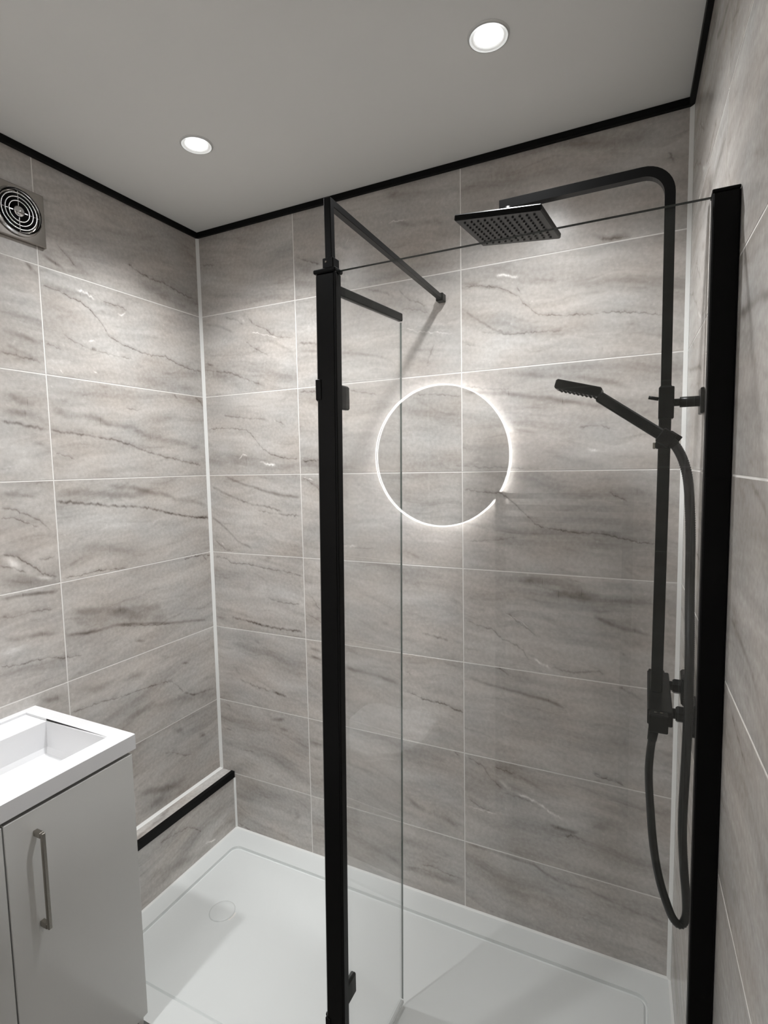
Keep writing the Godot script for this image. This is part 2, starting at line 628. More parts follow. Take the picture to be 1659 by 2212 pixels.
func view_and_light() -> void:
	var cam := Camera3D.new()
	cam.name = "camera"
	add_child(cam)
	cam.transform = Transform3D(Basis(Vector3(0.899884, -0.019232, -0.435706), Vector3(-0.019637, 0.996227, -0.084531), Vector3(0.435688, 0.084624, 0.896111)).orthonormalized(), Vector3(1.55456, 1.50822, 1.61663))
	cam.fov = 86.9856
	cam.near = 0.02
	cam.far = 50.0
	cam.current = true
	var we := WorldEnvironment.new()
	we.name = "world"
	var e := Environment.new()
	e.background_mode = Environment.BG_COLOR
	e.background_color = Color(0.02, 0.02, 0.02)
	e.tonemap_mode = Environment.TONE_MAPPER_LINEAR
	e.tonemap_exposure = EXPOSURE
	e.ssao_enabled = true
	e.ssil_enabled = true
	e.sdfgi_enabled = true
	we.environment = e
	add_child(we)

const EXPOSURE := 1.44
const SPOT_ENERGY := 1.0
const LAMP_COLOR := Color(0.99, 0.996, 1.0)

func materials() -> void:
	mat("black_metal", Color(0.05, 0.05, 0.05), 0.42, 0.0, 0.2)
	mat("black_satin", Color(0.06, 0.06, 0.06), 0.33, 0.0, 0.24)
	mat("black_trim", Color(0.04, 0.04, 0.04), 0.5, 0.0, 0.25)
	mat("hose_black", Color(0.035, 0.035, 0.036), 0.4, 0.0, 0.5)
	mat("nozzle_rubber", Color(0.008, 0.008, 0.008), 0.7)
	mat("grout", Color(0.90, 0.89, 0.875), 0.8)
	mat("sealant", Color(0.90, 0.90, 0.89), 0.4)
	mat("ceiling_paint", Color(0.86, 0.86, 0.85), 0.9, 0.0, 0.3)
	mat("floor_vinyl", Color(0.42, 0.41, 0.39), 0.5)
	mat("acrylic", Color(0.86, 0.87, 0.865), 0.35)
	mat("basin_white", Color(0.88, 0.88, 0.885), 0.16)
	mat("cabinet_gloss", Color(0.84, 0.84, 0.83), 0.14)
	mat("cabinet_inside", Color(0.45, 0.45, 0.44), 0.6)
	mat("ceramic", Color(0.92, 0.92, 0.92), 0.1)
	mat("chrome", Color(0.82, 0.82, 0.82), 0.06, 1.0)
	mat("brushed", Color(0.62, 0.60, 0.57), 0.25, 1.0)
	mat("fan_plate", Color(0.62, 0.60, 0.58), 0.12, 1.0)
	mat("duct_plastic", Color(0.30, 0.30, 0.30), 0.6)
	mat("mirror_glass", Color(0.93, 0.94, 0.935), 0.01, 1.0)
	mat("bezel_white", Color(0.86, 0.86, 0.85), 0.35)
	mat("ground_edge", Color(0.30, 0.36, 0.34), 0.3)
	mat("glass_edge", Color(0.05, 0.09, 0.08), 0.4, 0.0, 0.2)
	glow("lamp_lens", LAMP_COLOR, 14.0)
	glow("led_strip", Color(1, 1, 1), 60.0)
	glow("rim_light", Color(1, 1, 1), 12.0)
	var g := mat("pane", Color(0.62, 0.74, 0.68, 0.008), 0.0)
	g.transparency = BaseMaterial3D.TRANSPARENCY_ALPHA
	var s := mat("clear_seal", Color(0.75, 0.76, 0.75, 0.45), 0.2)
	s.transparency = BaseMaterial3D.TRANSPARENCY_ALPHA
	streak = noise_bytes(11, 0.011, 5, 1024, 1024, 8)
	fine = noise_bytes(12, 0.035, 4, 1024, 1024, 8)
	grain = noise_bytes(13, 0.09, 4, 1024, 1024, 1)
	cloud = noise_bytes(14, 0.007, 4, 1024, 1024, 2)
	warp = noise_bytes(15, 0.004, 2, 1024, 1024, 1)
	crack = noise_bytes(16, 0.012, 5, 1024, 1024, 4, true)
	var rows := []
	for k in 8:
		rows.append(ROW_START + ROW_STEP * k)
	tex_back = stone(1.66, 2.42, [0.438, 1.041], rows, VEINS_BACK, 5)
	tex_left = stone(1.23, 2.42, [0.618], rows, VEINS_LEFT, 9)
	for q in [["tile_back", tex_back], ["tile_left", tex_left]]:
		var m := mat(q[0], Color(1, 1, 1), 0.26, 0.0, 0.5)
		m.albedo_texture = q[1]
		m.texture_filter = BaseMaterial3D.TEXTURE_FILTER_LINEAR_WITH_MIPMAPS

func wall_body(called: String, label: String, lo: Vector3, hi: Vector3, m: Material) -> MeshInstance3D:
	var st := surf()
	bx(st, lo, hi, 0.0005)
	var o := obj(called, st, m)
	tag(o, label, called.get_slice("_", 0), "", "structure")
	return o

func room() -> void:
	var g := 0.0017     # half a joint
	var far_x := right_x(ROOM_DEPTH) + 0.02
	var fl := wall_body("floor", "grey vinyl floor of the bathroom beside the shower tray", Vector3(-0.2, -0.15, -0.2), Vector3(far_x + 0.2, 0, ROOM_DEPTH + 0.2), M.floor_vinyl)
	var ce := wall_body("ceiling", "plain white painted ceiling with round downlights", Vector3(-0.2, CEILING, -0.2), Vector3(far_x + 0.2, CEILING + 0.15, ROOM_DEPTH + 0.2), M.ceiling_paint)
	# back wall
	var wb := wall_body("wall_back", "stone effect tiled wall behind the shower tray", Vector3(-0.2, 0, -0.2), Vector3(far_x, CEILING, -0.0006), M.grout)
	for r in rows_between(0.036, CEILING):
		for c in [[0.0, 0.438], [0.438, 1.041], [1.041, 1.6442]]:
			tile(wb, Vector3.ZERO, Vector3.RIGHT, Vector3.BACK, c[0] + (g if c[0] > 0 else 0.0), c[1] - g, r[0] + g, r[1] - g, M.tile_back, 1.66, 2.42)
	# left wall, with prints of its own as far as the photograph shows it
	var wst := surf()      # built round the square hole of the fan duct
	for q in [[0.0, FAN_Y - 0.051, -0.2, ROOM_DEPTH + 0.2], [FAN_Y + 0.051, CEILING, -0.2, ROOM_DEPTH + 0.2], [FAN_Y - 0.051, FAN_Y + 0.051, -0.2, FAN_Z - 0.051], [FAN_Y - 0.051, FAN_Y + 0.051, FAN_Z + 0.051, ROOM_DEPTH + 0.2]]:
		bx(wst, Vector3(-0.2, q[0], q[2]), Vector3(-0.0006, q[1], q[3]), 0.0)
	var wl := obj("wall_left", wst, M.grout)
	tag(wl, "stone effect tiled wall behind the vanity unit and fan", "wall", "", "structure")
	var turn := 0
	for r in rows_between(0.0, CEILING):
		for c in [[0.0, 0.618], [0.618, 1.221], [1.221, 1.824], [1.824, ROOM_DEPTH]]:
			var du := 0.0
			if c[0] > 1.0:
				du = 0.01 - c[0] if (turn % 2 == 0) else 0.621 - c[0]
				turn += 1
			var cut := Rect2(FAN_Z - 0.051, FAN_Y - 0.051, 0.102, 0.102) if r[2] == 6 and c[0] == 0.618 else Rect2()
			tile(wl, Vector3.ZERO, Vector3.BACK, Vector3.RIGHT, c[0] + (g if c[0] > 0 else 0.0), c[1] - g, r[0] + g, r[1] - g, M.tile_left, 1.23, 2.42, du, 0.0, cut)
	# right wall, slightly out of square
	var along := Vector3(RIGHT_SKEW, 0, 1).normalized()
	var inward := Vector3(-1, 0, RIGHT_SKEW).normalized()
	var st := surf()
	cbox(st, Transform3D(Basis(-inward, Vector3.UP, along), Vector3(RIGHT_X, CEILING * 0.5, 0) - inward * 0.1006 + along * (ROOM_DEPTH * 0.5)), Vector3(0.2, CEILING, ROOM_DEPTH + 0.4), 0.0005)
	var wr := obj("wall_right", st, M.grout)
	tag(wr, "stone effect tiled wall carrying the shower rail and glass screen", "wall", "", "structure")
	turn = 0
	for r in rows_between(0.0, CEILING):
		for c in [[0.0, 0.555], [0.555, 1.158], [1.158, 1.761], [1.761, ROOM_DEPTH + 0.02]]:
			var dv := (ROW_STEP * 2.0 if r[2] < 4 else -ROW_STEP * 3.0) if r[2] >= 0 and r[2] < 7 else 0.0
			if r[2] == 6: dv = -ROW_STEP * 4.0
			turn += 1
			tile(wr, Vector3(RIGHT_X, 0, 0), along, inward, c[0] + (g if c[0] > 0 else 0.0), c[1] - g, r[0] + g, r[1] - g, M.tile_back, 1.66, 2.42, (0.4395 if turn % 2 == 0 else 1.0425) - c[0], dv)
	# front wall, behind the camera
	var wf := wall_body("wall_front", "stone effect tiled wall with the round mirror and towel radiator", Vector3(-0.2, 0, ROOM_DEPTH + 0.0006), Vector3(far_x + 0.2, CEILING, ROOM_DEPTH + 0.2), M.grout)
	for r in rows_between(0.0, CEILING):
		for c in [[0.0, 0.47], [0.47, 1.073], [1.073, 1.676], [1.676, far_x - 0.02]]:
			if c[1] - c[0] < 0.01:
				continue
			turn += 1
			var dv := -ROW_STEP if r[2] >= 1 and r[2] < 7 else 0.0
			tile(wf, Vector3(0, 0, ROOM_DEPTH), Vector3.RIGHT, Vector3.FORWARD, c[0] + (g if c[0] > 0 else 0.0), c[1] - g, r[0] + g, r[1] - g, M.tile_left, 1.23, 2.42, (0.01 if turn % 2 == 0 else 0.621) - c[0], dv)
	# pipe boxing low on the left wall
	st = surf()
	bx(st, Vector3(0.0, 0.0, 0.0), Vector3(0.065, 0.2787, ROOM_DEPTH), 0.0005)
	var wx := obj("wall_boxing", st, M.grout)
	tag(wx, "low tiled pipe boxing along the foot of the left wall", "wall", "", "structure")
	for c in [[0.0, 0.618], [0.618, 1.221]]:
		tile(wx, Vector3(0.067, 0, 0), Vector3.BACK, Vector3.RIGHT, c[0] + g, c[1] - g, 0.002, 0.2555, M.tile_left, 1.23, 2.42)
		st = surf()
		tile(wx, Vector3(0, 0.2807, 0), Vector3.BACK, Vector3.UP, c[0] + g, c[1] - g, 0.001, 0.0515, M.tile_left, 1.23, 2.42, 0.0, 1.62)
	# black trims
	trim("black square trim along the front edge of the tiled pipe boxing", [Vector3(0.052, 0.2555, 0.0), Vector3(0.0695, 0.2825, 1.221)], M.black_trim)
	trim("black trim where the ceiling meets the back wall", [Vector3(0, 2.381, 0.0), Vector3(RIGHT_X, CEILING, 0.012)], M.black_trim)
	trim("black trim where the ceiling meets the left wall", [Vector3(0, 2.381, 0.012), Vector3(0.012, CEILING, ROOM_DEPTH - 0.012)], M.black_trim)
	trim("black trim where the ceiling meets the front wall", [Vector3(0, 2.381, ROOM_DEPTH - 0.012), Vector3(far_x - 0.025, CEILING, ROOM_DEPTH)], M.black_trim)
	st = surf()
	cbox(st, Transform3D(Basis(-inward, Vector3.UP, along), Vector3(RIGHT_X, 2.3905, 0) + inward * 0.006 + along * (ROOM_DEPTH * 0.5)), Vector3(0.012, 0.019, ROOM_DEPTH - 0.024), 0.0008)
	tag(obj("trim", st, M.black_trim), "black trim where the ceiling meets the right wall", "trim", "", "structure")
	# white sealant in the corners and round the tray
	bead("white sealant line in the corner of the back and left walls", Vector3(0, 0.281, 0), Vector3(0, 2.381, 0), Vector3.RIGHT, Vector3.BACK, 0.009)
	bead("white sealant line in the corner of the boxing and back wall", Vector3(0.067, 0.04, 0), Vector3(0.067, 0.2555, 0), Vector3.RIGHT, Vector3.BACK, 0.006)
	bead("white sealant line in the corner of the back and right walls", Vector3(RIGHT_X, 0.04, 0), Vector3(RIGHT_X, 2.381, 0), Vector3.LEFT, Vector3.BACK, 0.010)
	bead("white sealant line between the shower tray and back wall", Vector3(0.067, 0.04, 0), Vector3(RIGHT_X, 0.04, 0), Vector3.UP, Vector3.BACK, 0.005)
	bead("white sealant line between the shower tray and tiled boxing", Vector3(0.067, 0.04, 0), Vector3(0.067, 0.04, 0.715), Vector3.UP, Vector3.RIGHT, 0.005)
	bead("white sealant line between the shower tray and right wall", Vector3(RIGHT_X, 0.04, 0), Vector3(right_x(0.715), 0.04, 0.715), Vector3.UP, Vector3.LEFT, 0.006)
	bead("white sealant line along the top of the tiled boxing", Vector3(0, 0.2807, 0), Vector3(0, 0.2807, 0.715), Vector3.UP, Vector3.RIGHT, 0.008)

func trim(label: String, b: Array, m: Material) -> void:
	var st := surf()
	bx(st, b[0], b[1], 0.0012)
	tag(obj("trim", st, m), label, "trim", "", "structure")

# A tooled bead: a slightly hollow three-sided strip in a corner.
func bead(label: String, a: Vector3, b: Vector3, p: Vector3, q: Vector3, leg: float) -> void:
	var st := surf(false)
	var inside := (a + b) * 0.5
	var ring := [Vector3.ZERO, p * leg, p * leg * 0.46 + q * leg * 0.46, q * leg]
	for i in 4:
		var j := (i + 1) % 4
		st.set_smooth_group(-1 if i == 0 or i == 3 else 1)
		quad(st, a + ring[i], a + ring[j], b + ring[j], b + ring[i], inside + (p + q) * leg * 0.2)
	st.set_smooth_group(-1)
	for e in [a, b]:
		tri(st, e, e + ring[1], e + ring[2], inside)
		tri(st, e, e + ring[2], e + ring[3], inside)
	tag(obj("trim", st, M.sealant), label, "sealant", "", "structure")

func shower_tray() -> void:
	var t := thing("shower_tray", "low white rectangular shower tray with a raised flat rim", "shower tray", Vector3(0.8, 0, 0.36))
	var st := surf()
	var x0 := 0.067
	var z1 := 0.715
	var top := 0.04
	var outer := [Vector3(x0, top, 0.0), Vector3(RIGHT_X, top, 0.0), Vector3(right_x(z1), top, z1), Vector3(x0, top, z1)]
	var inside := Vector3(0.8, 0.01, 0.36)
	# the inner well with rounded corners: rim edge, foot of the step, floor
	var lo := Vector2(0.131, 0.082)
	var hi := Vector2(1.588, 0.640)
	var ring := func(inset: float, y: float) -> Array:
		var out := []
		var r := 0.03
		for c in [[lo.x, lo.y, PI], [hi.x, lo.y, 1.5 * PI], [hi.x, hi.y, 0.0], [lo.x, hi.y, 0.5 * PI]]:
			var sx := 1.0 if c[0] == lo.x else -1.0
			var sz := 1.0 if c[1] == lo.y else -1.0
			for i in 6:
				var a: float = c[2] + PI * 0.5 * i / 5.0
				out.append(Vector3(c[0] + sx * r + cos(a) * (r - inset), y, c[1] + sz * r + sin(a) * (r - inset)))
		return out
	var e0: Array = ring.call(0.0, top)
	var e1: Array = ring.call(0.002, top - 0.0095)
	var e2: Array = ring.call(0.006, top - 0.0105)
	var e3: Array = ring.call(0.011, top - 0.0055)
	var n := e0.size()
	for i in n:
		var j := (i + 1) % n
		var oi: Vector3 = outer[i / 6]
		var oj: Vector3 = outer[j / 6]
		quad(st, e0[i], e0[j], oj, oi, inside) if oi != oj else tri(st, e0[i], e0[j], oi, inside)
		for pair in [[e0, e1], [e1, e2], [e2, e3]]:
			quad(st, pair[0][i], pair[0][j], pair[1][j], pair[1][i], Vector3(inside.x, -0.5, inside.z))
		tri(st, e3[i], e3[j], Vector3(0.302, top - 0.012, 0.342), Vector3(inside.x, -0.5, inside.z))
	for i in 4:
		var j := (i + 1) % 4
		quad(st, outer[i], outer[j], Vector3(outer[j].x, 0, outer[j].z), Vector3(outer[i].x, 0, outer[i].z), inside)
	obj("tray_body", st, M.acrylic, t)
	st = surf(false)
	lathe(st, Transform3D(Basis(), Vector3(0.302, top - 0.0125, 0.342)), [Vector2(0.0, 0.006), Vector2(0.025, 0.0058), Vector2(0.038, 0.0045), Vector2(0.043, 0.0025), Vector2(0.0435, 0.0)], 40)
	var d := obj("drain_cover", st, M.acrylic, t)
	d.set_meta("label", "round white waste cover")
	st = surf()
	lathe(st, Transform3D(Basis(), Vector3(0.302, top - 0.0122, 0.342)), [Vector2(0.0435, 0.0006), Vector2(0.050, 0.0006), Vector2(0.050, 0.0), Vector2(0.0435, 0.0)], 40, true)
	obj("drain_ring", st, M.grout, d)

# x of the screen's free end: the post leans a little
func lean(y: float) -> float:
	return -0.0165 * (1.885 - y)

func screen() -> void:
	var t := thing("shower_screen", "clear fixed glass shower screen in a black frame with ceiling-high brace", "shower screen", Vector3(1.3, 0.04, 0.69))
	var z := 0.69
	# pane: a real sheet with two faces and thickness
	var st := surf()
	var top_l := 1.8815
	var top_r := 1.8785
	var xl := 0.998
	var xr := 1.645
	var foot := 0.046
	var f := []
	for dz in [-0.004, 0.004]:
		f.append([Vector3(xl + lean(foot), foot, z + dz), Vector3(xr, foot, z + dz), Vector3(xr, top_r, z + dz), Vector3(xl, top_l, z + dz)])
	var c := Vector3(1.3, 1.0, z)
	quad(st, f[0][0], f[0][1], f[0][2], f[0][3], c)
	quad(st, f[1][0], f[1][1], f[1][2], f[1][3], c)
	obj("glass_pane", st, M.pane, t)
	st = surf()
	quad(st, f[0][3], f[0][2], f[1][2], f[1][3], c)
	obj("glass_edge", st, M.glass_edge, t).set_meta("label", "dark polished top edge of the glass")
	# post at the free end
	st = surf()
	bar(st, Vector3(0.994 + lean(0.041), 0.041, z), Vector3(0.994, 1.880, z), 0.045, 0.026, Vector3.RIGHT, 0.004)
	var post := obj("post", st, M.black_satin, t)
	st = surf()
	bar(st, Vector3(1.0165 + lean(0.041), 0.041, z + 0.0125), Vector3(1.0165, 1.878, z + 0.0125), 0.005, 0.004, Vector3.RIGHT, 0.001)
	obj("glazing_strip", st, M.black_trim, post)
	st = surf()
	bar(st, Vector3(0.9935, 1.879, z), Vector3(0.9935, 1.887, z), 0.050, 0.031, Vector3.RIGHT, 0.002)
	obj("post_cap", st, M.black_metal, post)
	for y in [1.66, 0.285]:
		st = surf(false)
		for dy in [-0.017, 0.017]:
			lathe(st, Transform3D(Basis(), Vector3(0.9705 + lean(y), y + dy, z + 0.004)), [Vector2(0.0, -0.004), Vector2(0.0035, -0.004), Vector2(0.0045, 0.0), Vector2(0.0035, 0.004), Vector2(0.0, 0.004)], 12)
		st.set_smooth_group(-1)
		bar(st, Vector3(0.977 + lean(y), y - 0.02, z + 0.012), Vector3(0.977 + lean(y), y + 0.02, z + 0.012), 0.013, 0.006, Vector3.RIGHT, 0.001)
		obj("hinge_clip", st, M.black_trim, post)
	# profile on the wall
	st = surf()
	var wx := right_x(z)
	bx(st, Vector3(1.631, 0.041, z - 0.014), Vector3(wx - 0.0005, 1.880, z + 0.014), 0.002)
	obj("wall_profile", st, M.black_metal, t)
	st = surf()
	bx(st, Vector3(1.630, 1.880, z - 0.015), Vector3(wx - 0.0005, 1.884, z + 0.015), 0.001)
	obj("profile_cap", st, M.black_metal, t)
	# brace: clamp, riser, bar and wall block
	st = surf()
	bx(st, Vector3(0.9885, 1.8865, z - 0.012), Vector3(1.0125, 1.9065, z + 0.012), 0.0015)
	var clamp_part := obj("brace_clamp", st, M.black_satin, t)
	st = surf(false)
	lathe(st, Transform3D(Basis(Vector3.RIGHT, Vector3.BACK, Vector3.DOWN), Vector3(0.9965, 1.899, z + 0.012)), [Vector2(0.0022, 0.0), Vector2(0.002, 0.0008), Vector2(0.0, 0.0009)], 12)
	obj("grub_screw", st, M.brushed, clamp_part)
	st = surf()
	bar(st, Vector3(0.9995, 1.9065, z), Vector3(0.9995, 2.0185, z), 0.0145, 0.0145, Vector3.RIGHT, 0.001)
	obj("brace_riser", st, M.black_satin, t)
	st = surf()
	bar(st, Vector3(0.9995, 2.0112, z + 0.0072), Vector3(0.9815, 2.0150, 0.012), 0.0145, 0.0145, Vector3.RIGHT, 0.001)
	obj("brace_bar", st, M.black_satin, t)
	st = surf()
	bx(st, Vector3(0.970, 2.0035, 0.0005), Vector3(0.993, 2.0265, 0.028), 0.0015)
	obj("wall_block", st, M.black_satin, t)

func deflector() -> void:
	var t := thing("deflector_panel", "narrow hinged glass panel with black top strip folded into the shower", "glass panel", Vector3(1.0, 0.04, 0.53))
	var zh := 0.672
	var ze := 0.381
	var x_at := func(y: float, z: float) -> float:
		return lerpf(0.9995, 1.0095, (zh - z) / (zh - ze)) + lean(y) * 0.92
	var st := surf()
	var foot := 0.052
	var top := 1.856
	var f := []
	for dx in [-0.0025, 0.0025]:
		f.append([Vector3(x_at.call(foot, zh) + dx, foot, zh), Vector3(x_at.call(foot, ze) + dx, foot, ze), Vector3(x_at.call(top, ze) + dx, top, ze), Vector3(x_at.call(top, zh) + dx, top, zh)])
	var c := Vector3(1.0, 1.0, 0.53)
	quad(st, f[0][0], f[0][1], f[0][2], f[0][3], c)
	quad(st, f[1][0], f[1][1], f[1][2], f[1][3], c)
	obj("glass_pane", st, M.pane, t)
	st = surf()
	quad(st, f[0][1], f[0][2], f[1][2], f[1][1], c)
	obj("glass_edge", st, M.ground_edge, t)
	st = surf()
	bar(st, Vector3(x_at.call(1.86, zh), 1.8545, zh), Vector3(x_at.call(1.86, ze) , 1.8675, ze), 0.012, 0.019, Vector3.RIGHT, 0.002)
	obj("top_strip", st, M.black_metal, t)
	for y in [1.648, 0.34]:
		st = surf()
		bx(st, Vector3(x_at.call(y, 0.66) - 0.006, y - 0.024, 0.632), Vector3(x_at.call(y, 0.66) + 0.007, y + 0.024, zh), 0.003)
		obj("hinge", st, M.black_metal, t)
	st = surf()
	bar(st, Vector3(x_at.call(foot, zh), 0.0465, zh), Vector3(x_at.call(foot, ze), 0.0465, ze), 0.009, 0.009, Vector3.RIGHT, 0.002)
	obj("bottom_seal", st, M.clear_seal, t)

const RAIL_X := 1.5875
const RAIL_Z := 0.36

func shower_column() -> void:
	var t := thing("shower_column", "black square shower rail with rain head and exposed bar valve", "shower", Vector3(1.6, 0.98, RAIL_Z))
	# lower rail
	var st := surf()
	bar(st, Vector3(1.5835, 1.018, RAIL_Z), Vector3(RAIL_X, 1.66, RAIL_Z), 0.0225, 0.0225, Vector3.RIGHT, 0.002)
	obj("lower_rail", st, M.black_satin, t)
	# riser tube that bends over into the arm
	st = surf(false)
	var path := PackedVector3Array()
	var arm_y := 2.083
	var r := 0.05
	path.append(Vector3(RAIL_X, 1.655, RAIL_Z))
	path.append(Vector3(RAIL_X - 0.001, arm_y - r, RAIL_Z))
	for i in range(1, 11):
		var a := PI * 0.5 * i / 10.0
		path.append(Vector3(RAIL_X - 0.001 - r + cos(a) * r, arm_y - r + sin(a) * r, RAIL_Z))
	path.append(Vector3(1.40, arm_y, RAIL_Z))
	path.append(Vector3(1.248, arm_y, RAIL_Z))
	st.set_smooth_group(-1)
	sweep(st, path, even(path.size(), 0.0135), 4, Vector3.RIGHT, true)
	obj("riser_arm", st, M.black_satin, t)
	# rain head
	st = surf()
	var hx := 1.267
	var hy := 2.0375
	var turn := Basis(Vector3.UP, -0.0588) * Basis(Vector3.BACK, -0.1158) * Basis(Vector3.RIGHT, 0.0449)   # it hangs slightly tilted
	cbox(st, Transform3D(turn, Vector3(hx, hy, RAIL_Z - 0.005)), Vector3(0.189, 0.013, 0.189), 0.0025)
	var head := obj("rain_head", st, M.black_satin, t)
	st = surf(false)
	lathe(st, Transform3D(Basis(), Vector3(hx, hy + 0.005, RAIL_Z)), [Vector2(0.0, 0.0), Vector2(0.018, 0.0), Vector2(0.018, 0.012), Vector2(0.011, 0.016), Vector2(0.011, 0.034), Vector2(0.0, 0.034)], 24)
	obj("swivel_joint", st, M.black_satin, head)
	st = surf()
	for i in 11:
		for j in 10:
			var p := Vector3(hx, hy, RAIL_Z - 0.005) + turn * Vector3((i - 5) * 0.0152, -0.0065, (j - 4.5) * 0.0165)
			lathe(st, Transform3D(turn, p), [Vector2(0.0, -0.0022), Vector2(0.0022, -0.0022), Vector2(0.003, 0.0004)], 8)
	var noz := obj("nozzles", st, M.nozzle_rubber, head)
	noz.set_meta("kind", "stuff")
	# upper bracket to the wall
	st = surf()
	bx(st, Vector3(1.5745, 1.593, RAIL_Z - 0.016), Vector3(1.6025, 1.657, RAIL_Z + 0.016), 0.0015)
	var br := obj("rail_bracket", st, M.black_satin, t)
	st = surf(false)
	sweep(st, PackedVector3Array([Vector3(1.5745, 1.634, RAIL_Z + 0.004), Vector3(1.556, 1.6385, RAIL_Z + 0.004)]), even(2, 0.0036), 10, Vector3.UP)
	obj("set_knob", st, M.black_metal, br)
	st = surf(false)
	var wall := right_x(RAIL_Z)
	sweep(st, PackedVector3Array([Vector3(1.6025, 1.6255, RAIL_Z), Vector3(1.613, 1.6255, RAIL_Z)]), even(2, 0.0075), 20, Vector3.UP)
	sweep(st, PackedVector3Array([Vector3(1.613, 1.6255, RAIL_Z), Vector3(wall - 0.004, 1.6255, RAIL_Z)]), even(2, 0.0105), 20, Vector3.UP)
	obj("bracket_arm", st, M.black_satin, br)
	st = surf()
	bx(st, Vector3(wall - 0.008, 1.600, RAIL_Z - 0.025), Vector3(wall - 0.001, 1.650, RAIL_Z + 0.025), 0.0015)
	obj("bracket_plate", st, M.black_satin, br)
	# bar valve
	st = surf()
	bx(st, Vector3(1.566, 0.987, 0.238), Vector3(1.611, 1.018, 0.462), 0.002)
	var valve := obj("valve_body", st, M.black_satin, t)
	for q in [[0.224, 0.238], [0.462, 0.487]]:
		st = surf()
		bx(st, Vector3(1.5685, 0.983, q[0]), Vector3(1.6025, 1.0175, q[1]), 0.002)
		obj("control_knob", st, M.black_metal, valve)
	st = surf()
	bx(st, Vector3(1.578, 1.0165, 0.468), Vector3(1.583, 1.0185, 0.472), 0.0005)
	bx(st, Vector3(1.588, 1.0165, 0.468), Vector3(1.593, 1.0185, 0.472), 0.0005)
	obj("temperature_mark", st, M.brushed, valve)
	for z in [0.278, 0.428]:
		wall = right_x(z)
		st = surf(false)
		sweep(st, PackedVector3Array([Vector3(1.610, 1.003, z), Vector3(1.618, 1.003, z)]), even(2, 0.010), 20, Vector3.UP)
		obj("inlet_pipe", st, M.black_metal, t)
		st = surf()
		sweep(st, PackedVector3Array([Vector3(1.617, 1.003, z), Vector3(1.620, 1.003, z), Vector3(1.633, 1.003, z), Vector3(1.636, 1.003, z)]), PackedFloat32Array([0.014, 0.0165, 0.0165, 0.014]), 6, Vector3.UP)
		obj("inlet_nut", st, M.black_satin, t)
		st = surf()
		bx(st, Vector3(wall - 0.020, 0.971, z - 0.030), Vector3(wall - 0.001, 1.035, z + 0.030), 0.004)
		obj("inlet_plate", st, M.black_satin, t)
	# slider that holds the hand shower
	st = surf()
	bx(st, Vector3(1.571, 1.533, RAIL_Z - 0.015), Vector3(1.605, 1.566, RAIL_Z + 0.017), 0.002)
	var sl := obj("handset_slider", st, M.black_metal, t)
	st = surf()
	bar(st, Vector3(1.5775, 1.5615, 0.395), Vector3(1.6005, 1.5455, 0.395), 0.030, 0.034, Vector3(0.57, 0.82, 0), 0.002)
	obj("holder_cup", st, M.black_metal, sl)
	st = surf()
	bar(st, Vector3(1.594, 1.5615, 0.385), Vector3(1.6135, 1.5475, 0.385), 0.016, 0.022, Vector3(0.57, 0.82, 0), 0.001)
	obj("lock_lever", st, M.black_trim, sl)
	st = surf()
	bx(st, Vector3(1.5655, 1.533, RAIL_Z - 0.006), Vector3(1.571, 1.546, RAIL_Z + 0.010), 0.001)
	obj("slider_insert", st, M.brushed, sl)

func hand_shower() -> void:
	var t := thing("hand_shower", "slim black angled hand shower resting in the rail slider", "hand shower", Vector3(1.59, 1.55, 0.395))
	var z := 0.395
	var st := surf()
	bar(st, Vector3(1.5985, 1.5465, z), Vector3(1.462, 1.6445, z), 0.022, 0.022, Vector3(0.58, 0.81, 0), 0.003)
	obj("handle", st, M.black_satin, t)
	st = surf()
	var axis := Vector3(0.0915, -0.0255, 0).normalized()
	var up := Vector3(-axis.y, axis.x, 0)
	cbox(st, Transform3D(Basis(axis, up, Vector3.BACK), Vector3(1.4235, 1.6625, z)), Vector3(0.094, 0.020, 0.050), 0.003)
	var head := obj("spray_head", st, M.black_satin, t)
	st = surf()
	for i in 9:
		for j in 5:
			var p := Vector3(1.4235, 1.6625, z) - up * 0.010 + axis * ((i - 4) * 0.0088) + Vector3.BACK * ((j - 2) * 0.0085)
			lathe(st, Transform3D(Basis(axis, -up, Vector3.FORWARD), p), [Vector2(0.0024, 0.0), Vector2(0.0016, 0.0022), Vector2(0.0, 0.0022)], 8)
	obj("nozzles", st, M.nozzle_rubber, head).set_meta("kind", "stuff")

